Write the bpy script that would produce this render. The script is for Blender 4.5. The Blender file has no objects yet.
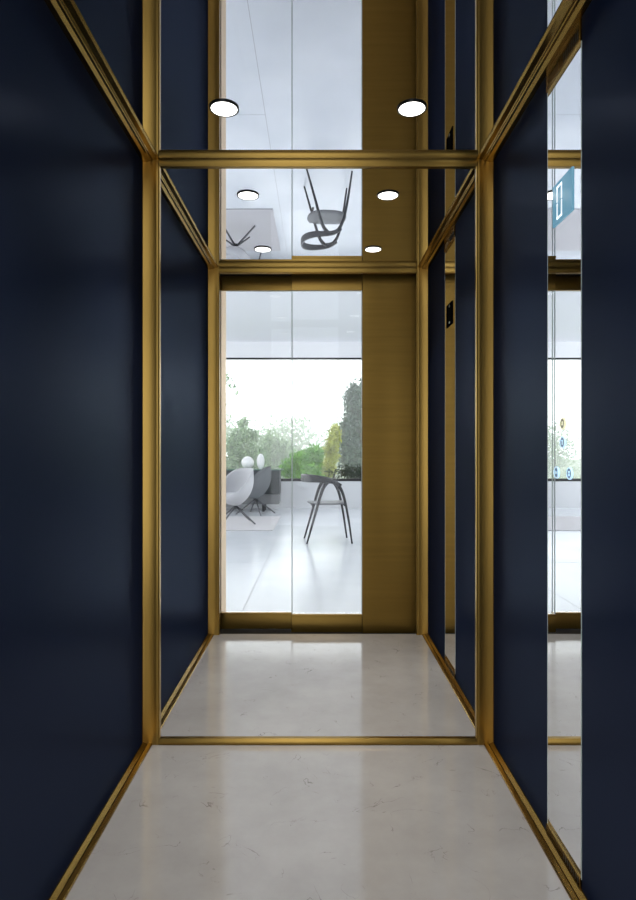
import bpy, bmesh, math, random
from mathutils import Vector, Matrix
sc = bpy.context.scene
C = sc.collection
PI = math.pi

# ------------------------------------------------------------------ materials
def new_mat(name):
    m = bpy.data.materials.new(name); m.use_nodes = True
    nt = m.node_tree
    return m, nt, nt.nodes['Principled BSDF']

def pmat(name, col, rough=0.5, metal=0.0, spec=0.5, coat=0.0, coat_rough=0.05, var=0.0, scale=8.0, bump=0.0,
         emit=None, es=0.0, stretch=(1, 1, 1)):
    """Principled material with a little procedural variation."""
    m, nt, b = new_mat(name)
    b.inputs['Base Color'].default_value = (*col, 1)
    b.inputs['Roughness'].default_value = rough
    b.inputs['Metallic'].default_value = metal
    b.inputs['Specular IOR Level'].default_value = spec
    b.inputs['Coat Weight'].default_value = coat
    b.inputs['Coat Roughness'].default_value = coat_rough
    if emit:
        b.inputs['Emission Color'].default_value = (*emit, 1)
        b.inputs['Emission Strength'].default_value = es
    tc = nt.nodes.new('ShaderNodeTexCoord'); mp = nt.nodes.new('ShaderNodeMapping')
    mp.inputs['Scale'].default_value = stretch
    nz = nt.nodes.new('ShaderNodeTexNoise'); nz.inputs['Scale'].default_value = scale; nz.inputs['Detail'].default_value = 6
    nt.links.new(tc.outputs['Object'], mp.inputs['Vector']); nt.links.new(mp.outputs[0], nz.inputs['Vector'])
    if var:
        mx = nt.nodes.new('ShaderNodeMix'); mx.data_type = 'RGBA'
        mx.inputs[6].default_value = (*[c * (1 - var) for c in col], 1)
        mx.inputs[7].default_value = (*[min(1, c * (1 + var)) for c in col], 1)
        nt.links.new(nz.outputs['Fac'], mx.inputs[0]); nt.links.new(mx.outputs[2], b.inputs['Base Color'])
    if bump:
        bp = nt.nodes.new('ShaderNodeBump'); bp.inputs['Strength'].default_value = bump; bp.inputs['Distance'].default_value = 0.002
        nt.links.new(nz.outputs['Fac'], bp.inputs['Height']); nt.links.new(bp.outputs[0], b.inputs['Normal'])
    return m

BR = (0.32, 0.20, 0.050)
M = {}
M['lacquer'] = pmat('blue_lacquer', (0.0095, 0.0175, 0.046), 0.34, spec=0.07, var=0.06, scale=3)
def satin():
    m = bpy.data.materials.new('blue_satin_lacquer'); m.use_nodes = True; nt = m.node_tree; nt.nodes.remove(nt.nodes['Principled BSDF'])
    tc = nt.nodes.new('ShaderNodeTexCoord'); nz = nt.nodes.new('ShaderNodeTexNoise'); nz.inputs['Scale'].default_value = 2.5; nz.inputs['Detail'].default_value = 5
    mx = nt.nodes.new('ShaderNodeMix'); mx.data_type = 'RGBA'; mx.inputs[6].default_value = (0.0098, 0.0165, 0.043, 1); mx.inputs[7].default_value = (0.0110, 0.0185, 0.048, 1)
    d = nt.nodes.new('ShaderNodeBsdfDiffuse'); g = nt.nodes.new('ShaderNodeBsdfGlossy'); g.inputs['Color'].default_value = (0.68, 0.80, 1.0, 1); g.inputs['Roughness'].default_value = 0.30
    ms = nt.nodes.new('ShaderNodeMixShader'); ms.inputs[0].default_value = 0.038
    L = nt.links.new
    L(tc.outputs['Object'], nz.inputs['Vector']); L(nz.outputs['Fac'], mx.inputs[0]); L(mx.outputs[2], d.inputs['Color'])
    L(d.outputs[0], ms.inputs[1]); L(g.outputs[0], ms.inputs[2]); L(ms.outputs[0], nt.nodes['Material Output'].inputs['Surface'])
    return m
M['lacquer'] = satin()
M['brass'] = pmat('brushed_brass', BR, 0.30, 1.0, var=0.05, scale=60, stretch=(1, 1, 0.05), bump=0.05)
M['brass_rail'] = pmat('brushed_brass_rail', BR, 0.30, 1.0, var=0.05, scale=60, stretch=(0.05, 1, 1), bump=0.05)
M['brass_trim'] = pmat('brushed_brass_trim', BR, 0.27, 1.0, var=0.03, scale=40, stretch=(1, 0.03, 1))
M['brass_panel'] = pmat('brushed_brass_panel', (0.255, 0.155, 0.036), 0.40, 1.0, var=0.14, scale=45, stretch=(0.06, 1, 1.6), bump=0.25)
M['mirror'] = pmat('mirror', (0.86, 0.87, 0.90), 0.0, 1.0)
M['mirror_strip'] = pmat('mirror_strip', (0.93, 0.94, 0.95), 0.0, 1.0)
M['gap_shade'] = pmat('recess_shade', (0.012, 0.010, 0.008), 0.7)  # near-black colour holds the shade of gaps and slots
M['plaster'] = pmat('white_plaster', (0.80, 0.81, 0.83), 0.8, var=0.02, scale=2)
M['lounge_ceiling'] = pmat('lounge_ceiling_paint', (0.78, 0.79, 0.83), 0.8, var=0.02, scale=1)
M['daylit_reveal'] = pmat('daylit_brass', (0.80, 0.60, 0.40), 0.5, 0.6, var=0.05, scale=20)  # daylight on the brass is put into this paler colour
M['black_metal'] = pmat('black_window_metal', (0.012, 0.013, 0.014), 0.4)
M['lamp'] = pmat('lamp_lens', (1, 1, 1), 0.4, emit=(1.0, 0.97, 0.92), es=4.5)
M['lamp_ring'] = pmat('lamp_ring', (0.03, 0.03, 0.03), 0.3, 0.6)
M['low_wall'] = pmat('low_wall_paint', (0.66, 0.67, 0.69), 0.7, var=0.04, scale=3)
M['rug'] = pmat('grey_rug', (0.55, 0.535, 0.55), 0.95, var=0.12, scale=150, bump=0.4)
M['chair_wood'] = pmat('stained_ash', (0.022, 0.023, 0.028), 0.36, var=0.4, scale=10, stretch=(8, 8, 1), spec=0.6)
M['chair_seat'] = pmat('seat_pad', (0.17, 0.175, 0.185), 0.5, var=0.1, scale=60)
M['shell_light'] = pmat('light_grey_felt', (0.55, 0.55, 0.57), 0.7, var=0.05, scale=90)
M['shell_dark'] = pmat('mid_grey_felt', (0.17, 0.18, 0.19), 0.7, var=0.05, scale=90)
M['steel'] = pmat('grey_steel_leg', (0.13, 0.13, 0.14), 0.35, 0.7)
M['sideboard'] = pmat('charcoal_lacquer', (0.055, 0.062, 0.066), 0.45, var=0.1, scale=5)
M['sideboard_low'] = pmat('grey_drawer_front', (0.17, 0.175, 0.18), 0.45, var=0.06, scale=5)
M['green_glass'] = pmat('green_glass_top', (0.10, 0.20, 0.15), 0.1, spec=0.7)
M['opal'] = pmat('opal_white', (0.9, 0.9, 0.9), 0.35)
M['teal'] = pmat('teal_screen', (0.03, 0.10, 0.14), 0.15, emit=(0.07, 0.27, 0.40), es=0.75)
M['teal_digit'] = pmat('white_segments', (0.8, 0.8, 0.8), 0.3, emit=(0.80, 0.93, 1.0), es=0.9)
M['reflected_screen'] = pmat('black_screen', (0.004, 0.004, 0.004), 0.6, spec=0.0)
M['reflected_digit'] = pmat('dim_segments', (0.04, 0.036, 0.025), 0.6, spec=0.0)
M['white_mark'] = pmat('white_segment_ends', (0.5, 0.5, 0.48), 0.3)
M['btn_yellow'] = pmat('button_glow_yellow', (0.8, 0.78, 0.5), 0.4, emit=(0.85, 0.82, 0.55), es=0.75)
M['btn_blue'] = pmat('button_glow_blue', (0.6, 0.8, 0.95), 0.4, emit=(0.50, 0.76, 1.0), es=0.9)
M['btn_face'] = pmat('button_face', (0.30, 0.42, 0.55), 0.25)
M['btn_face_y'] = pmat('button_face_yellow', (0.42, 0.42, 0.28), 0.25)
M['edge'] = pmat('polished_glass_edge', (0.55, 0.62, 0.60), 0.2)
M['bark'] = pmat('bark', (0.10, 0.08, 0.06), 0.9, var=0.4, scale=20, bump=0.5)
M['lawn'] = pmat('lawn', (0.10, 0.16, 0.06), 0.9, var=0.3, scale=5)
M['terrace'] = pmat('terrace_paving', (0.35, 0.35, 0.34), 0.8, var=0.1, scale=5)
M['planter'] = pmat('dark_planter', (0.02, 0.022, 0.024), 0.6, var=0.2, scale=8)

def leaf_mat(name, c1, c2):
    m, nt, b = new_mat(name)
    oi = nt.nodes.new('ShaderNodeNewGeometry')
    mx = nt.nodes.new('ShaderNodeMix'); mx.data_type = 'RGBA'
    mx.inputs[6].default_value = (*c1, 1); mx.inputs[7].default_value = (*c2, 1)
    nt.links.new(oi.outputs['Random Per Island'], mx.inputs[0]); nt.links.new(mx.outputs[2], b.inputs['Base Color'])
    b.inputs['Roughness'].default_value = 0.6
    tr = nt.nodes.new('ShaderNodeBsdfTranslucent'); nt.links.new(mx.outputs[2], tr.inputs['Color'])
    ms = nt.nodes.new('ShaderNodeMixShader'); ms.inputs[0].default_value = 0.4
    nt.links.new(b.outputs[0], ms.inputs[1]); nt.links.new(tr.outputs[0], ms.inputs[2])
    nt.links.new(ms.outputs[0], nt.nodes['Material Output'].inputs['Surface'])
    return m
M['leaf_green'] = leaf_mat('leaf_green', (0.05, 0.19, 0.03), (0.26, 0.52, 0.10))
M['leaf_yellow'] = leaf_mat('leaf_yellow_green', (0.20, 0.25, 0.04), (0.58, 0.60, 0.14))
M['leaf_veiled'] = leaf_mat('leaf_veiled_green', (0.05, 0.085, 0.07), (0.16, 0.22, 0.18))  # greying by glass reflections is put into these leaf colours
M['leaf_hazy'] = leaf_mat('leaf_hazed_green', (0.12, 0.20, 0.11), (0.32, 0.45, 0.25))  # haze is put into these lightened leaf colours, besides the mist volume

def glass_mat(name, tint, refl):
    m = bpy.data.materials.new(name); m.use_nodes = True
    nt = m.node_tree; nt.nodes.remove(nt.nodes['Principled BSDF'])
    t = nt.nodes.new('ShaderNodeBsdfTransparent'); t.inputs[0].default_value = (*tint, 1)
    g = nt.nodes.new('ShaderNodeBsdfGlossy'); g.inputs['Roughness'].default_value = 0.0
    fr = nt.nodes.new('ShaderNodeFresnel'); fr.inputs[0].default_value = refl
    ms = nt.nodes.new('ShaderNodeMixShader')
    nt.links.new(fr.outputs[0], ms.inputs[0]); nt.links.new(t.outputs[0], ms.inputs[1]); nt.links.new(g.outputs[0], ms.inputs[2])
    nt.links.new(ms.outputs[0], nt.nodes['Material Output'].inputs['Surface'])
    return m
M['glass'] = glass_mat('clear_glass', (0.985, 0.99, 0.99), 1.25)

def quartz():
    m, nt, b = new_mat('pale_quartz')
    tc = nt.nodes.new('ShaderNodeTexCoord')
    n1 = nt.nodes.new('ShaderNodeTexNoise'); n1.inputs['Scale'].default_value = 3.0; n1.inputs['Detail'].default_value = 8; n1.inputs['Roughness'].default_value = 0.65
    r1 = nt.nodes.new('ShaderNodeValToRGB')
    r1.color_ramp.elements[0].color = (0.40, 0.385, 0.37, 1); r1.color_ramp.elements[1].color = (0.475, 0.46, 0.445, 1)
    r1.color_ramp.elements[0].position = 0.35; r1.color_ramp.elements[1].position = 0.65
    # short dark veins: a thin ridge of a distorted noise, broken up by a second noise
    n2 = nt.nodes.new('ShaderNodeTexNoise'); n2.inputs['Scale'].default_value = 5.5; n2.inputs['Detail'].default_value = 4; n2.inputs['Distortion'].default_value = 1.4
    sub = nt.nodes.new('ShaderNodeMath'); sub.operation = 'SUBTRACT'; sub.inputs[1].default_value = 0.5
    ab = nt.nodes.new('ShaderNodeMath'); ab.operation = 'ABSOLUTE'
    r2 = nt.nodes.new('ShaderNodeMapRange'); r2.inputs[1].default_value = 0.0; r2.inputs[2].default_value = 0.006; r2.inputs[3].default_value = 1.0; r2.inputs[4].default_value = 0.0
    n3 = nt.nodes.new('ShaderNodeTexNoise'); n3.inputs['Scale'].default_value = 11.0; n3.inputs['Detail'].default_value = 2
    r3 = nt.nodes.new('ShaderNodeMapRange'); r3.inputs[1].default_value = 0.54; r3.inputs[2].default_value = 0.66
    mu = nt.nodes.new('ShaderNodeMath'); mu.operation = 'MULTIPLY'
    mu2 = nt.nodes.new('ShaderNodeMath'); mu2.operation = 'MULTIPLY'; mu2.inputs[1].default_value = 0.75
    mx = nt.nodes.new('ShaderNodeMix'); mx.data_type = 'RGBA'; mx.inputs[7].default_value = (0.12, 0.10, 0.09, 1)
    L = nt.links.new
    for n in (n1, n2, n3): L(tc.outputs['Object'], n.inputs['Vector'])
    L(n1.outputs['Fac'], r1.inputs[0]); L(n2.outputs['Fac'], sub.inputs[0]); L(sub.outputs[0], ab.inputs[0]); L(ab.outputs[0], r2.inputs[0])
    L(n3.outputs['Fac'], r3.inputs[0]); L(r2.outputs[0], mu.inputs[0]); L(r3.outputs[0], mu.inputs[1]); L(mu.outputs[0], mu2.inputs[0])
    L(r1.outputs[0], mx.inputs[6]); L(mu2.outputs[0], mx.inputs[0]); L(mx.outputs[2], b.inputs['Base Color'])
    b.inputs['Roughness'].default_value = 0.10
    b.inputs['Specular IOR Level'].default_value = 0.9
    return m
M['quartz'] = quartz()

def concrete():
    m, nt, b = new_mat('polished_pale_concrete')
    tc = nt.nodes.new('ShaderNodeTexCoord')
    n1 = nt.nodes.new('ShaderNodeTexNoise'); n1.inputs['Scale'].default_value = 1.3; n1.inputs['Detail'].default_value = 8
    r1 = nt.nodes.new('ShaderNodeValToRGB')
    r1.color_ramp.elements[0].color = (0.66, 0.69, 0.74, 1); r1.color_ramp.elements[1].color = (0.78, 0.80, 0.84, 1)
    r1.color_ramp.elements[0].position = 0.3; r1.color_ramp.elements[1].position = 0.7
    nt.links.new(tc.outputs['Object'], n1.inputs['Vector']); nt.links.new(n1.outputs['Fac'], r1.inputs[0]); nt.links.new(r1.outputs[0], b.inputs['Base Color'])
    b.inputs['Roughness'].default_value = 0.2; b.inputs['Specular IOR Level'].default_value = 0.45
    return m
M['concrete'] = concrete()

# ------------------------------------------------------------------ mesh helpers
def link(name, bm, mat, parent=None, smooth=False, bevel=0.0, loc=(0, 0, 0)):
    me = bpy.data.meshes.new(name)
    bmesh.ops.recalc_face_normals(bm, faces=bm.faces[:])
    bm.to_mesh(me); bm.free()
    me.materials.append(mat)
    if smooth:
        for p in me.polygons: p.use_smooth = True
    o = bpy.data.objects.new(name, me); C.objects.link(o)
    o.location = loc
    if parent: o.parent = parent
    if bevel:
        md = o.modifiers.new('soft_edge', 'BEVEL'); md.width = bevel; md.segments = 2; md.limit_method = 'ANGLE'
    return o

def box(bm, x0, x1, y0, y1, z0, z1):
    vs = [bm.verts.new((x, y, z)) for x in (x0, x1) for y in (y0, y1) for z in (z0, z1)]
    for f in ((0, 1, 3, 2), (4, 6, 7, 5), (0, 4, 5, 1), (2, 3, 7, 6), (0, 2, 6, 4), (1, 5, 7, 3)):
        bm.faces.new([vs[i] for i in f])
    return bm

def B(*boxes):
    bm = bmesh.new()
    for b in boxes: box(bm, *b)
    return bm

def prism(profile, place, t0, t1):
    """profile: closed list of 2-D points; place(u, v, t) -> 3-D point; swept from t0 to t1."""
    bm = bmesh.new()
    a = [bm.verts.new(place(u, v, t0)) for u, v in profile]
    b = [bm.verts.new(place(u, v, t1)) for u, v in profile]
    n = len(profile)
    for i in range(n):
        bm.faces.new((a[i], a[(i + 1) % n], b[(i + 1) % n], b[i]))
    bm.faces.new(a); bm.faces.new(b[::-1])
    return bm

def lathe(bm, prof, c=(0, 0, 0), n=32, axis='Z'):
    rings = []
    for r, z in prof:
        ring = []
        for i in range(n):
            a = 2 * PI * i / n
            p = (r * math.cos(a), r * math.sin(a), z)
            if axis == 'X': p = (z, r * math.cos(a), r * math.sin(a))
            ring.append(bm.verts.new((c[0] + p[0], c[1] + p[1], c[2] + p[2])))
        rings.append(ring)
    for a, b in zip(rings, rings[1:]):
        for i in range(n):
            bm.faces.new((a[i], a[(i + 1) % n], b[(i + 1) % n], b[i]))
    bm.faces.new(rings[0]); bm.faces.new(rings[-1][::-1])
    return bm

def sweep(bm, pts, sizes, n=10, up=Vector((0, 0, 1)), square=False):
    """sweep an elliptical (or rounded-rectangular) section along pts; sizes = (half width sideways, half height along up)."""
    rings = []
    P = [Vector(p) for p in pts]
    for i, p in enumerate(P):
        d = (P[min(i + 1, len(P) - 1)] - P[max(i - 1, 0)]).normalized()
        s = d.cross(up)
        if s.length < 1e-4: s = d.cross(Vector((0, 1, 0)))
        s.normalize(); u = s.cross(d).normalized()
        w, h = sizes[i] if isinstance(sizes, list) else sizes
        ring = []
        for k in range(n):
            a = 2 * PI * k / n
            ca, sa = math.cos(a), math.sin(a)
            if square:
                ca = math.copysign(abs(ca) ** 0.45, ca); sa = math.copysign(abs(sa) ** 0.45, sa)
            ring.append(bm.verts.new(p + s * w * ca + u * h * sa))
        rings.append(ring)
    for a, b in zip(rings, rings[1:]):
        for i in range(n):
            bm.faces.new((a[i], a[(i + 1) % n], b[(i + 1) % n], b[i]))
    bm.faces.new(rings[0]); bm.faces.new(rings[-1][::-1])
    return bm

def spline(pts, n=6):
    """Catmull-Rom through pts."""
    P = [Vector(p) for p in pts]; P = [P[0] * 2 - P[1]] + P + [P[-1] * 2 - P[-2]]
    out = []
    for i in range(1, len(P) - 2):
        for k in range(n):
            t = k / n
            out.append(0.5 * ((2 * P[i]) + (-P[i - 1] + P[i + 1]) * t + (2 * P[i - 1] - 5 * P[i] + 4 * P[i + 1] - P[i + 2]) * t * t
                              + (-P[i - 1] + 3 * P[i] - 3 * P[i + 1] + P[i + 2]) * t ** 3))
    out.append(P[-2]); return out

def struct(o, label=None, cat=None):
    o['kind'] = 'structure'
    if label: o['label'] = label
    if cat: o['category'] = cat
    return o
def tag(o, label, cat, group=None, kind=None):
    o['label'] = label; o['category'] = cat
    if group: o['group'] = group
    if kind: o['kind'] = kind
    return o
def empty(name, loc, label, cat, group=None, rz=0.0):
    o = bpy.data.objects.new(name, None); C.objects.link(o)
    o.location = loc; o.rotation_euler = (0, 0, rz); o.empty_display_size = 0.05
    return tag(o, label, cat, group)

# ------------------------------------------------------------------ dimensions (metres)
W = 0.6228           # half width of the cab
CZ = 2.09            # ceiling height
YB = -0.45           # rear end of the cab (behind the camera)
YP = 2.1255          # front of the mirror frame; the bay behind is its reflection built solid
YE = 3.405           # end of the added bay built as the mirror reflection
YD = 3.54            # sliding door plane

# ------------------------------------------------------------------ lift cab shell
struct(link('floor', B((-W - .03, W + .03, YB, YE + .02, -.05, 0.0)), M['quartz']), 'pale veined quartz floor of the lift cab, glossy', 'floor')
struct(link('wall_left', B((-W - .04, -W, YB, YE, 0, CZ)), M['lacquer']), 'dark blue lacquered left wall of the cab', 'wall')
struct(link('wall_right', B((W, W + .04, YB, YE, 0, CZ)), M['lacquer']), 'dark blue lacquered right wall of the cab', 'wall')
struct(link('ceiling', B((-W - .04, W + .04, YB, YE + .02, CZ, CZ + .04)), M['mirror']), 'mirrored ceiling of the lift cab', 'ceiling')
# unseen rear end added behind the camera, its tall opening lets daylight in
struct(link('wall_front', B((-W - .04, -.60, YB - .08, YB, 0, CZ), (.26, W + .04, YB - .08, YB, 0, CZ), (-.60, .26, YB - .08, YB, 2.0, CZ),
                            (-.60, .26, YB - .08, YB, 0, .09)), M['brass_panel']), 'added brass rear end of the cab, its tall opening letting daylight in', 'wall')

FT = [(0, 0), (0, .013), (.003, .0125), (.0155, .0065), (.0165, .0035), (.018, .0075), (.020, .0085), (.031, .0065), (.033, .004), (.033, 0)]
CT = [(0, 0), (0, .018), (.014, .0175), (.024, .013), (.031, .0145), (.0335, .013), (.035, .008), (.037, .0065), (.052, .0055), (.0575, .002), (.0585, 0)]
for side, s in (('left', -1), ('right', 1)):
    o = link('baseboard_' + side, prism(FT, lambda u, v, t, s=s: (s * (W - u), t, v), YB, YE), M['brass_trim'])
    struct(o, 'thin brass floor trim along the %s wall' % side, 'trim')
for k, s in ((1, -1), (2, 1)):
    o = link('trim_%d' % k, prism(CT, lambda u, v, t, s=s: (s * (W - u), t, CZ - v), YB, YE), M['brass_trim'])
    struct(o, 'stepped brass moulding where the %s wall meets the mirrored ceiling' % ('left' if s < 0 else 'right'), 'trim')

# ------------------------------------------------------------------ brass frames (back mirror and door end)
def arc(cx, cy, r, a0, a1, n=6):
    return [(cx + r * math.cos(math.radians(a0 + (a1 - a0) * i / n)), cy + r * math.sin(math.radians(a0 + (a1 - a0) * i / n))) for i in range(n + 1)]
def post_profile(w, depth):
    """cross-section seen from above: u away from the wall, v away from the camera."""
    q = w - .010
    h = [(0, 0)] + [(.001 + (q - .001) * i / 12, .0045 + .0055 * math.sin(.5 * PI * i / 12)) for i in range(13)]
    h += [(w - .0070, .0105), (w - .0035, .0105), (w - .002, .012), (w, .0125)]
    return h + [(u, depth - v) for u, v in reversed(h)]
def rail_profile(h, depth):
    p = [((h - .005) * i / 10, .0095 - .0022 * math.sin(PI * i / 10)) for i in range(11)]
    p += [(h - .0035, .0105), (h - .001, .0115), (h, .0125)]
    return p + [(u, depth - v) for u, v in reversed(p)]

def brass_frame(name, y, depth, pw, top_h, bot_h, label, cat):
    e = empty(name, (0, y, 0), label, cat)
    for s in (-1, 1):
        link('post', prism(post_profile(pw, depth), lambda u, v, t, s=s: (s * (W - u), v, t), 0, CZ), M['brass'], e)
    xr = W - pw + .002
    link('top_rail', prism(rail_profile(top_h, depth), lambda u, v, t: (t, v, CZ - u), -xr, xr), M['brass_rail'], e)
    if bot_h:
        link('bottom_rail', prism(rail_profile(bot_h, depth), lambda u, v, t: (t, v, u), -xr, xr), M['brass_rail'], e)
    return e
brass_frame('mirror_frame', YP, .042, W - .5640, .030, .022, 'brass frame of two posts and two rails of the back mirror, open onto its reflection built solid', 'frame')  # back mirror frame left open; the bay behind is its reflection built solid
brass_frame('doorway_frame', YE - .012, .05, W - .5595, .034, 0, 'narrow brass frame around the glass sliding doors at the far end', 'frame')

# ------------------------------------------------------------------ door end
S = .0059  # metres per pixel at the door plane
def leaf(label, x0, x1, y, zt, zb, rail_t, rail_b, grp):
    e = empty('sliding_door', ((x0 + x1) / 2, y, 0), label, 'door', grp)
    hx = (x1 - x0) / 2
    link('glass_pane', B((-hx, hx, -.004, .004, zb + .004, zt - .004)), M['glass'], e)
    link('top_rail', B((-hx, hx, -.012, .012, zt, rail_t), (-hx, hx, -.017, .017, zt - .001, zt + .012)), M['brass_rail'], e, bevel=.002)
    link('bottom_rail', B((-hx, hx, -.012, .012, rail_b, zb), (-hx, hx, -.017, .017, zb - .012, zb + .001)), M['brass_rail'], e, bevel=.002)
    return e, hx
g = 'telescopic leaves of the glass door'
e, hx = leaf('left glass sliding leaf, set furthest back, in front of the shell chairs', -.600, -.152, YD + .035, 1.999, .083, 2.083, -.012, g)
link('glass_edge', B((hx - .003, hx, -.0045, .0045, .083, 1.999)), M['edge'], e)
e, hx = leaf('middle glass sliding leaf, in front of the dark wooden armchair', -.156, .259, YD, 1.990, .083, 2.083, -.022, g)
link('glass_edge', B((-hx, -hx + .004, -.0045, .0045, .083, 1.990)), M['edge'], e)
link('glass_edge', B((hx - .003, hx, -.0045, .0045, .083, 1.990)), M['edge'], e)
o = link('brass_door_panel', B((-.171, .165, -.012, .012, -.02, 2.083)), M['brass_panel'], loc=(.430, YD - .02, 0), bevel=.002)
tag(o, 'solid brushed brass door panel beside the glass leaves', 'door panel', g)
struct(link('threshold', B((-W - .04, W + .04, YE + .02, YD + .08, -.05, -.022)), M['gap_shade']), 'sunken door track, its shade put into the black colour', 'threshold')
struct(link('trim_3', B((-W - .04, W + .04, YE + .03, YD + .08, 2.085, 2.13), (-W - .04, -.602, YE + .03, YD + .08, -.05, 2.085),
                        (.598, W + .04, YE + .03, YD + .08, -.05, 2.085)), M['gap_shade']), 'lining of the door pocket, its shade put into the black colour', 'trim')

# ------------------------------------------------------------------ lounge beyond the doors
Y0, Y1, Y2 = YD + .08, 3.80, 10.8
LX = 4.5
LZ = 3.0
fl = struct(link('floor_lounge', B((-LX, LX, Y0, Y2 + .1, -.06, 0)), M['concrete']), 'pale polished concrete floor of the lounge', 'floor')
bm = bmesh.new(); box(bm, -.494, -.489, Y1, Y2, 0, .0006); box(bm, -LX, -.494, 5.6, 5.604, 0, .0006); box(bm, .9, .905, Y1, Y2, 0, .0006); box(bm,-LX,LX,9.9,9.904,0,.0006)
link('floor_joint', bm, pmat('grey_joint', (0.40, 0.41, 0.43), 0.6), fl)
struct(link('ceiling_lounge', B((-LX, LX, Y0, Y2 + .1, LZ, LZ + .1)), M['lounge_ceiling']), 'pale ceiling of the lounge', 'ceiling')
struct(link('wall_lounge_front', B((-LX, -.66, Y0, Y1, 0, LZ), (.80, LX, Y0, Y1, 0, LZ), (-.66, .80, Y0, Y1, 2.12, LZ)), M['plaster']),
       'white lounge wall around the lift doorway', 'wall')
struct(link('trim_4', B((-.662, -.583, Y0, Y1 + .004, 0, 2.085), (.70, .802, Y0, Y1 + .004, 0, 2.085), (-.662, .802, Y0, Y1 + .004, 2.085, 2.125)), M['daylit_reveal']),
       'brass lining of the lounge doorway, daylight put into its pale colour', 'trim')
SZ, HZ = .485, 2.685
struct(link('wall_lounge_back', B((-LX, LX, Y2, Y2 + .12, 0, SZ)), M['low_wall']), 'low grey wall under the wide lounge window', 'wall')
struct(link('wall_lounge_lintel', B((-LX, LX, Y2, Y2 + .12, HZ + .03, LZ)), M['plaster']), 'white wall above the wide lounge window', 'wall')
wf = struct(link('window_1', B((-LX, LX, Y2 + .02, Y2 + .08, SZ, SZ + .05), (-LX, LX, Y2 + .02, Y2 + .08, HZ, HZ + .03),
                               (-LX, -LX + .05, Y2 + .02, Y2 + .08, SZ, HZ), (LX - .05, LX, Y2 + .02, Y2 + .08, SZ, HZ)), M['black_metal']),
            'wide lounge window with a thin black frame', 'window')
link('glass_pane', B((-LX + .05, LX - .05, Y2 + .045, Y2 + .052, SZ + .05, HZ - .01)), M['glass'], wf)
# unseen side glazing added to let daylight into the lounge
for k, s in ((2, -1), (3, 1)):
    bx = []
    xa, xb = sorted((s * LX, s * (LX + .06)))
    for i in range(5):
        yy = Y1 + (Y2 - Y1) * i / 4
        bx.append((xa, xb, yy - .03, yy + .03, 0, LZ))
    bx += [(xa, xb, Y1, Y2, 0, .05), (xa, xb, Y1, Y2, LZ - .05, LZ)]
    struct(link('window_%d' % k, B(*bx), M['black_metal']), 'added black framed side glazing that lets daylight into the lounge', 'window')

# rug
o = link('grey_rug', B((-1.2, 1.2, -.81, .81, 0, .012)), M['rug'], loc=(-1.785, 8.59, 0), bevel=.004)
tag(o, 'flat grey rug under the light shell chair on the pale lounge floor', 'rug')

# wooden armchair
def wooden_chair():
    e = empty('wooden_armchair', (.10, 6.93, 0), 'dark wooden armchair with splayed legs and a hoop backrest on the pale floor', 'chair', rz=math.radians(5))
    hy = .22
    for s in (-1, 1):
        yb = s * hy
        rear = [(-.245, yb, .0), (-.15, yb * .97, .33), (-.07, yb * .93, .60), (.0, yb * .90, .700)]
        fr = [(.265, yb, .0), (.215, yb * .97, .33), (.165, yb * .94, .55), (.10, yb * .92, .665), (.0, yb * .90, .700)]
        for nm, pts in (('rear_leg', rear), ('front_leg', fr)):
            P = spline(pts, 5); n = len(P)
            link('leg', sweep(bmesh.new(), P, [(.010 + .010 * i / (n - 1), .010 + .014 * i / (n - 1)) for i in range(n)], 10), M['chair_wood'], e, smooth=True)
    # hoop: armrests sweeping round into the backrest
    hoop = [(.145, -.205, .655), (.05, -.215, .700), (-.06, -.225, .715), (-.17, -.215, .722), (-.255, -.14, .728), (-.29, 0, .730),
            (-.255, .14, .728), (-.17, .215, .722), (-.06, .225, .715), (.05, .215, .700), (.145, .205, .655)]
    P = spline(hoop, 6); n = len(P)
    sz = []
    for i in range(n):
        t = abs(2 * i / (n - 1) - 1)              # 1 at the arm ends, 0 at the back
        sz.append((.010 + .012 * t ** 2, .030 * (1 - t ** 2) + .011))
    link('backrest', sweep(bmesh.new(), P, sz, 12, square=True), M['chair_wood'], e, smooth=True)
    # thin shaped seat
    bm = bmesh.new(); n = 40; ring = {}
    for lv, (sc_, z) in enumerate(((.97, .432), (1.0, .440), (.97, .450), (.6, .446), (.2, .444))):
        ring[lv] = []
        for k in range(n):
            a = 2 * PI * k / n
            ca, sa = math.cos(a), math.sin(a)
            ring[lv].append(bm.verts.new((math.copysign(abs(ca) ** .7, ca) * .225 * sc_, math.copysign(abs(sa) ** .7, sa) * .20 * sc_, z + .012 * (ca * sc_) ** 2)))
    for a, b in zip(range(4), range(1, 5)):
        for k in range(n): bm.faces.new((ring[a][k], ring[a][(k + 1) % n], ring[b][(k + 1) % n], ring[b][k]))
    bm.faces.new(ring[0][::-1]); bm.faces.new(ring[4])
    link('seat', bm, M['chair_seat'], e, smooth=True)
    for sx in (-.175, .19):
        link('seat_rail', sweep(bmesh.new(), [(sx, -.215, .425), (sx, 0, .428), (sx, .215, .425)], (.012, .010), 8), M['chair_wood'], e, smooth=True)
    return e
wooden_chair()

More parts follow.
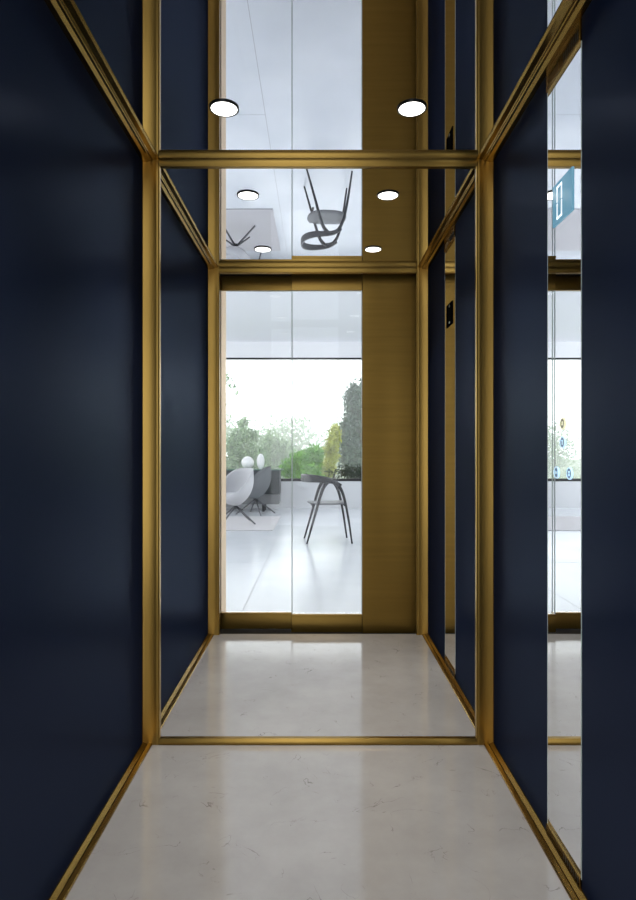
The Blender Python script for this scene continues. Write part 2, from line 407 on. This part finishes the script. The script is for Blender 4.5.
# shell chairs
def shell_chair(loc, rz, mat, label):
    e = empty('shell_chair', loc, label, 'chair', 'shell chairs by the sideboard', rz)
    bm = bmesh.new(); nt_, nr = 48, 14; rows = []
    for j in range(nr + 1):
        t = j / nr; row = []
        for i in range(nt_):
            th = 2 * PI * i / nt_
            back = .5 + .5 * math.cos(th)                      # 1 at the back (+x), 0 at the front
            bs = back * back * (3 - 2 * back)
            rim = .42 + .36 * (bs ** .8)
            z = .26 + (rim - .26) * t ** 1.6
            r = .25 * math.sin(min(1, t * 1.15 + .02) * PI / 2) * (1 - .10 * bs * max(0, t - .6))
            row.append(bm.verts.new((r * math.cos(th) * 1.02, r * math.sin(th) * (1.05 - .12 * t * back), z + .05 * t * (1 - t))))
        rows.append(row)
    for a, b in zip(rows, rows[1:]):
        for i in range(nt_):
            bm.faces.new((a[i], a[(i + 1) % nt_], b[(i + 1) % nt_], b[i]))
    bmesh.ops.remove_doubles(bm, verts=bm.verts[:], dist=1e-4)
    o = link('shell', bm, mat, e, smooth=True)
    md = o.modifiers.new('thickness', 'SOLIDIFY'); md.thickness = .018; md.offset = 0
    link('seat_pad', lathe(bmesh.new(), [(.001, .395), (.17, .395), (.20, .41), (.17, .43), (.001, .435)], n=32), mat, e, smooth=True)
    link('column', lathe(bmesh.new(), [(.022, .21), (.022, .325)], n=16), M['steel'], e)
    for k in range(4):
        a = math.radians(-79 + 90 * k)
        link('leg', sweep(bmesh.new(), [(.01 * math.cos(a), .01 * math.sin(a), .245), (.33 * math.cos(a), .33 * math.sin(a), .012)],
                          [(.016, .014), (.011, .010)], 8), M['steel'], e, smooth=True)
    return e
shell_chair((-1.16, 8.47, .012), math.radians(50), M['shell_light'], 'light grey shell chair on the grey rug, in front of the sideboard')
shell_chair((-1.02, 9.80, .0), math.radians(10), M['shell_dark'], 'darker grey shell chair half hidden behind the light one')

# sideboard and ornaments
e = empty('sideboard', (-1.55, 10.38, 0), 'long charcoal sideboard with a green glass top under the window', 'sideboard')
link('body', B((-.9, .9, -.20, .20, .30, .705)), M['sideboard'], e, bevel=.003)
link('drawer_front', B((-.89, .89, -.205, .20, .13, .295)), M['sideboard_low'], e, bevel=.003)
link('glass_top', B((-.93, .96, -.22, .22, .706, .722)), M['green_glass'], e, bevel=.002)
for x in (-.75, .62):
    for y in (-.14, .14): link('foot', lathe(bmesh.new(), [(.02, 0), (.028, .13)], (x, y, 0), 12), M['black_metal'], e)
bm = bmesh.new(); lathe(bm, [(.03, .0), (.035, .004)] + [(.108 * math.cos(math.radians(a)), .109 + .108 * math.sin(math.radians(a))) for a in range(-70, 91, 8)] + [(.0005, .2172)], n=40)
tag(link('white_globe', bm, M['opal'], smooth=True, loc=(-1.215, 10.36, .722)), 'round white globe standing on the sideboard', 'ornament')
bm = bmesh.new(); lathe(bm, [(.030, 0)] + [(.067 * math.cos(math.radians(a)), .130 + .132 * math.sin(math.radians(a))) for a in range(-68, 91, 8)] + [(.0005, .262)], n=36)
tag(link('oval_vase', bm, M['opal'], smooth=True, loc=(-.99, 10.36, .722)), 'tall egg shaped white vase standing right of the globe', 'vase')

# ------------------------------------------------------------------ downlights in the mirrored ceiling
def downlight(x, y, label):
    e = empty('ceiling_downlight', (x, y, CZ), label, 'downlight', 'round downlights in the mirrored ceiling')
    bm = bmesh.new(); n = 40
    prof = [(.0395, 0.0), (.0445, 0.0), (.0450, -.0035), (.0415, -.005), (.0395, -.0035)]
    rings = [[bm.verts.new((r * math.cos(2 * PI * i / n), r * math.sin(2 * PI * i / n), z)) for i in range(n)] for r, z in prof]
    for a, b in zip(rings, rings[1:] + rings[:1]):
        for i in range(n): bm.faces.new((a[i], a[(i + 1) % n], b[(i + 1) % n], b[i]))
    link('ring', bm, M['lamp_ring'], e, smooth=True)
    link('lens', lathe(bmesh.new(), [(.0398, -.0005), (.0398, -.003), (.02, -.0036), (.001, -.0036)], n=40), M['lamp'], e)
    ld = bpy.data.lights.new('lamp', 'SPOT'); ld.energy = SPOT_W; ld.spot_size = math.radians(88); ld.spot_blend = 1.0
    ld.shadow_soft_size = .035; ld.color = (1.0, .95, .88)
    lo = bpy.data.objects.new('lamp', ld); C.objects.link(lo); lo.location = (0, 0, -.008); lo.parent = e
    return e
LXD = .2855
SPOT_W = 25
spots = [(-1, 1.825, 'left downlight of the pair in front of the brass mirror frame'), (1, 1.825, 'right downlight of the pair in front of the brass mirror frame'),
         (-1, 2.447, 'left downlight added as mirror reflection, just behind the frame top rail'), (1, 2.447, 'right downlight added as mirror reflection, just behind the frame top rail'),
         (-1, 3.104, 'left downlight added as mirror reflection, nearest the glass doors'), (1, 3.104, 'right downlight added as mirror reflection, nearest the glass doors')]  # both pairs behind the frame are added in place of mirror reflections
for s, y, lab in spots: downlight(s * LXD, y, lab)
downlight(-LXD, 0.95, 'left downlight over the standing place in the near bay'); downlight(LXD, 0.95, 'right downlight over the standing place in the near bay')

# ------------------------------------------------------------------ operating panels on the right wall
def segs(bm, y0, y1, z0, z1, t, x0, x1):
    """a zero in six segments on the plane x; y0 < y1, z0 < z1"""
    zm = (z0 + z1) / 2; g_ = t * .25
    box(bm, x0, x1, y0 + g_, y1 - g_, z1 - t, z1); box(bm, x0, x1, y0 + g_, y1 - g_, z0, z0 + t)
    for ya in (y0, y1 - t):
        box(bm, x0, x1, ya, ya + t, z0 + g_, zm - g_); box(bm, x0, x1, ya, ya + t, zm + g_, z1 - g_)
    return bm

def disc(bm, y, z, r, x0, x1, n=28, inner=0):
    def ring(rr, x): return [bm.verts.new((x, y + rr * math.cos(2 * PI * i / n), z + rr * math.sin(2 * PI * i / n))) for i in range(n)]
    if not inner:
        a, b = ring(r, x0), ring(r, x1)
        bm.faces.new(a); bm.faces.new(b[::-1])
        for i in range(n): bm.faces.new((a[i], a[(i + 1) % n], b[(i + 1) % n], b[i]))
    else:
        q = [ring(r, x0), ring(r, x1), ring(inner, x1), ring(inner, x0)]
        for a, b in zip(q, q[1:] + q[:1]):
            for i in range(n): bm.faces.new((a[i], a[(i + 1) % n], b[(i + 1) % n], b[i]))
    return bm

def panel(ya, yb, dya, dyb, dig, lit, label):
    yc = (ya + yb) / 2; h = (yb - ya) / 2
    e = empty('control_panel', (W, yc, 0), label, 'control panel', 'mirrored control panels on the right wall')
    xf = -.0015
    zb_, zt_ = .0358, 2.0157
    link('mirror_plate', B((xf, 0, -h + .0015, h - .0015, zb_, zt_)), M['mirror_strip'], e)
    for s in (-1, 1):
        a, b = sorted((s * h, s * (h - .0015)))
        link('edge', B((xf - .0005, 0, a, b, zb_, zt_)), M['edge'], e)
    for nm, z0, z1 in (('upper_vent_plate', zt_, CZ - .018), ('lower_vent_plate', .011, zb_ + .004)):
        pl = link(nm, B((xf - .004, 0, -h, h, z0, z1)), M['brass_trim'], e, bevel=.001)
        bm = bmesh.new()
        zc = z0 + (z1 - z0) * (.36 if nm[0] == 'u' else .62); hh = .011 if nm[0] == 'u' else .0065
        for i in range(8):
            y = -h * .92 + i * .0115
            box(bm, xf - .0050, xf - .0035, y, y + .0048, zc - hh, zc + hh)
        link('vent_slots', bm, M['gap_shade'], pl)  # raised bars, the shade of open slots put into their black colour
        if nm[0] == 'u':
            link('engraved_plate', B((xf - .0046, xf - .0036, .018, .088, zc - .010, zc + .010)), M['brass_panel'], pl, bevel=.0006)
    m1, m2 = (M['teal'], M['teal_digit']) if lit else (M['reflected_screen'], M['reflected_digit'])
    ds = link('display', B((xf - .003, xf, dya - yc, dyb - yc, 1.635, 1.7405)), m1, e)
    link('digit', segs(bmesh.new(), dig[0] - yc, dig[1] - yc, 1.645, 1.731, .0062, xf - .0036, xf - .0028), m2, ds)
    if not lit:
        [link('digit_end', B((xf - .0039, xf - .0034, dig[0] - yc + .006, dig[1] - yc - .006, q, q + .009)), M['white_mark'], ds) for q in (1.722, 1.645)]
    return e, yc, xf

e, yc, xf = panel(1.4154, 1.6246, 1.461, 1.582, (1.520, 1.554), True, 'mirrored control panel with a teal display reading 0, in the near bay')
def button(y, z, glow, face, kind):
    b = link('call_button', disc(bmesh.new(), y - yc, z, .0140, xf - .0016, xf), face, e)
    link('ring', disc(bmesh.new(), y - yc, z, .0150, xf - .0022, xf - .0002, inner=.0125), glow, b)
    bm = bmesh.new(); x0, x1 = xf - .0022, xf - .0014; yy = y - yc
    if kind == 'bell':
        vs = [(.0055, -.004), (.0035, -.002), (.0030, .004), (0, .0062), (-.0030, .004), (-.0035, -.002), (-.0055, -.004)]
        a = [bm.verts.new((x0, yy + p, z + q)) for p, q in vs]; c = [bm.verts.new((x1, yy + p, z + q)) for p, q in vs]
        bm.faces.new(a); bm.faces.new(c[::-1])
        for i in range(len(a)): bm.faces.new((a[i], a[(i + 1) % len(a)], c[(i + 1) % len(a)], c[i]))
    elif kind == 'one':
        box(bm, x0, x1, yy - .0016, yy + .0016, z - .0065, z + .0065); box(bm, x0, x1, yy, yy + .004, z + .0035, z + .0060)
    elif kind == 'zero':
        segs(bm, yy - .004, yy + .004, z - .0065, z + .0065, .002, x0, x1)
    else:
        for s in (-1, 1):
            vs = [(s * .0075, .0055), (s * .0075, -.0055), (s * .0012, 0)]
            a = [bm.verts.new((x0, yy + p, z + q)) for p, q in vs]; c = [bm.verts.new((x1, yy + p, z + q)) for p, q in vs]
            bm.faces.new(a); bm.faces.new(c[::-1])
            for i in range(3): bm.faces.new((a[i], a[(i + 1) % 3], c[(i + 1) % 3], c[i]))
    link('symbol', bm, glow, b)
button(1.522, 1.117, M['btn_yellow'], M['btn_face_y'], 'bell')
button(1.522, 1.0695, M['btn_blue'], M['btn_face'], 'one')
button(1.561, .9915, M['btn_blue'], M['btn_face'], 'arrows')
button(1.481, .992, M['btn_blue'], M['btn_face'], 'zero')
panel(2.717, 2.935, 2.768, 2.89, (2.805, 2.838), False, 'mirrored control panel with a black display, added as the reflection of the near panel')  # added copy of the near panel, standing where the mirror would show it

# ------------------------------------------------------------------ outdoors
struct(link('ground', B((-60, 60, Y2 + .12, 90, -.6, -.35)), M['lawn']), 'lawn outside the window', 'ground')
def foliage(name, blobs, n, size, mat, parent, seed):
    rnd = random.Random(seed); vs = []; fs = []
    tot = sum(b[3] * b[4] * b[5] for b in blobs)
    for (cx, cy, cz, rx, ry, rz) in blobs:
        k = int(n * rx * ry * rz / tot)
        for _ in range(k):
            u = rnd.uniform(-1, 1); a = rnd.uniform(0, 2 * PI); r = rnd.uniform(.15, 1) ** .5 * rnd.uniform(.7, 1.32)
            q = math.sqrt(1 - u * u)
            p = Vector((cx + rx * r * q * math.cos(a), cy + ry * r * q * math.sin(a), cz + rz * r * u))
            d = Vector((rnd.gauss(0, 1), rnd.gauss(0, 1), rnd.gauss(0, 1))).normalized()
            s = d.orthogonal().normalized(); s.rotate(Matrix.Rotation(rnd.uniform(0, 6.28), 3, d))
            nrm = d.cross(s); L = size * rnd.uniform(.6, 1.3)
            b0 = len(vs)
            vs += [p - s * L, p + d * L * .32 + nrm * L * .1, p + s * L, p - d * L * .32 + nrm * L * .1]
            fs += [(b0, b0 + 1, b0 + 2), (b0, b0 + 2, b0 + 3)]
    me = bpy.data.meshes.new(name); me.from_pydata([tuple(v) for v in vs], [], fs); me.materials.append(mat)
    o = bpy.data.objects.new(name, me); C.objects.link(o); o.parent = parent
    return o
def tree(name, x, y, blobs, n, size, mat, label, cat, seed, group=None, trunk_r=.08):
    e = empty(name, (x, y, -.35), label, cat, group)
    foliage('foliage', [(b[0] - x, b[1] - y, b[2] + .35, *b[3:]) for b in blobs], n, size, mat, e, seed)
    bm = bmesh.new(); rnd = random.Random(seed + 9)
    tops = [Vector((b[0] - x, b[1] - y, b[2] + .35)) for b in blobs]
    top = max(t.z for t in tops)
    sweep(bm, [(0, 0, 0), (.05, 0, top * .3), (0, .05, top * .7)], [(trunk_r, trunk_r), (trunk_r * .8,) * 2, (trunk_r * .35,) * 2], 8, up=Vector((0, 1, 0)))
    for t in tops:
        z0 = min(t.z * .5, top * .45)
        P = spline([(0, 0, z0), (t.x * .5, t.y * .5, (z0 + t.z) / 2 + .1), tuple(t)], 4)
        sweep(bm, P, [(trunk_r * .35 * (1 - .8 * i / (len(P) - 1)),) * 2 for i in range(len(P))], 6, up=Vector((0, 1, .01)))
    link('trunk', bm, M['bark'], e, smooth=True)
    return e
def at(px, py, y):
    return ((px - 318) * y / 600, y, 1.05 + (450 - py) * y / 600)
def blob(px, py, rpx, rpy, y, ry=None):
    x, yy, z = at(px, py, y); k = y / 600
    return (x, yy, z, rpx * k, (ry or rpx * k), rpy * k)
tree('leafy_bush', *at(305, 500, 13.2)[:2], [blob(300, 463, 12, 12, 13.2), blob(315, 456, 9, 11, 13.4), blob(308, 476, 14, 12, 13.0), blob(288, 470, 8, 10, 13.3)], 5200, .055,
     M['leaf_green'], 'bright green bush outside, behind the wooden armchair', 'bush', 3, trunk_r=.04)
tree('yellow_shrub', *at(333, 500, 14.5)[:2], [blob(331, 452, 8, 14, 14.5), blob(335, 436, 6, 12, 14.6), blob(327, 468, 9, 10, 14.3)], 3200, .055,
     M['leaf_yellow'], 'yellow green shrub outside, between the green bush and the greyed tree', 'shrub', 5, trunk_r=.04)
tree('greyed_tree', *at(362, 520, 17)[:2], [blob(356, 400, 12, 18, 17), blob(350, 428, 12, 16, 17), blob(365, 420, 14, 30, 17.4), blob(352, 456, 13, 18, 16.8), blob(344, 440, 6, 9, 16.6)], 9000, .07,
     M['leaf_veiled'], 'tall green tree, greyed as by glass reflections, at the right side of the window view', 'tree', 7, trunk_r=.12)
g2 = 'pale trees in the mist behind the sideboard'
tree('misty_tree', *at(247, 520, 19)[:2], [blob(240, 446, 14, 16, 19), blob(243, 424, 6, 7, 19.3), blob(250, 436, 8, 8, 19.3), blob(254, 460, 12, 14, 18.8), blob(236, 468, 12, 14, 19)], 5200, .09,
     M['leaf_hazy'], 'pale misty tree outside, above the white globe', 'tree', 11, g2)
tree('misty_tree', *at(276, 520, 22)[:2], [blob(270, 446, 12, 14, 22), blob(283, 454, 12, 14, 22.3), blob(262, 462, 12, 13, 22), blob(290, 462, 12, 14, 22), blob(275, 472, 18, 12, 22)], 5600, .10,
     M['leaf_hazy'], 'lower pale misty tree outside, right of the egg shaped vase', 'tree', 13, g2)
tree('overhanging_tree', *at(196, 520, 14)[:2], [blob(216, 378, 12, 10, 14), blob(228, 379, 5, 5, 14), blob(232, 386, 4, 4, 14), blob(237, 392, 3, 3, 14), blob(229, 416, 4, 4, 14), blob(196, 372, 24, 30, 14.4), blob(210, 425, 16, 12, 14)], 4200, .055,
     M['leaf_hazy'], 'tree whose twigs hang in at the upper left of the window view', 'tree', 17)
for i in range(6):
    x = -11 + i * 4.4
    tree('distant_tree', x, 34, [(x, 34, 1.2, 2.3, 1.4, 1.7), (x + .9, 34.4, 1.9, 1.3, 1.1, 1.2), (x - 1.1, 33.8, .7, 1.4, 1.1, 1.3)], 2600, .16, M['leaf_hazy'],
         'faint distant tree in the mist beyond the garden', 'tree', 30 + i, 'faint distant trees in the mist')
# dark planter with dark plants at the right
x, y, z = at(347, 482, 12)
e = empty('planter', (x + .25, 12, -.35), 'black planter box with dark leaves outside the window at the right', 'planter')
link('box', B((-.6, .75, -.2, .2, 0, .80)), M['planter'], e, bevel=.01)
foliage('foliage', [(0, 0, .95, .55, .16, .16), (.5, 0, .97, .25, .16, .14)], 1500, .04, leaf_mat('leaf_dark', (0.01, 0.02, 0.01), (0.035, 0.06, 0.03)), e, 41)

# mist over the garden
m = bpy.data.materials.new('mist'); m.use_nodes = True; nt = m.node_tree; nt.nodes.remove(nt.nodes['Principled BSDF'])
v = nt.nodes.new('ShaderNodeVolumeScatter'); v.inputs['Color'].default_value = (1, 1, 1, 1); v.inputs['Density'].default_value = .024
nt.links.new(v.outputs[0], nt.nodes['Material Output'].inputs['Volume'])
o = link('mist', B((-30, 30, Y2 + .6, 46, -.34, 9)), m)
tag(o, 'white mist hanging over the garden outside', 'mist', kind='stuff')

# ------------------------------------------------------------------ light
w = bpy.data.worlds.new('overcast_sky'); sc.world = w; w.use_nodes = True
bg = w.node_tree.nodes['Background']; bg.inputs[0].default_value = (0.94, 0.97, 1.0, 1); bg.inputs[1].default_value = 3.0

# ------------------------------------------------------------------ camera
cam = bpy.data.cameras.new('camera'); co = bpy.data.objects.new('camera', cam); C.objects.link(co)
co.location = (0, 0, 1.05); co.rotation_euler = (PI / 2, 0, 0)
cam.sensor_width = 36; cam.sensor_fit = 'AUTO'; cam.lens = 24.0; cam.clip_start = .05; cam.clip_end = 200
sc.camera = co
sc.view_settings.view_transform = 'Standard'; sc.view_settings.look = 'None'; sc.view_settings.gamma = 1
sc.view_settings.use_curve_mapping = False
sc.view_settings.exposure = 0.0
sc.cycles.use_denoising = True
sc.cycles.max_bounces = 14; sc.cycles.glossy_bounces = 8; sc.cycles.diffuse_bounces = 5; sc.cycles.transparent_max_bounces = 12
sc.cycles.volume_bounces = 2
sc.cycles.sample_clamp_indirect = 6
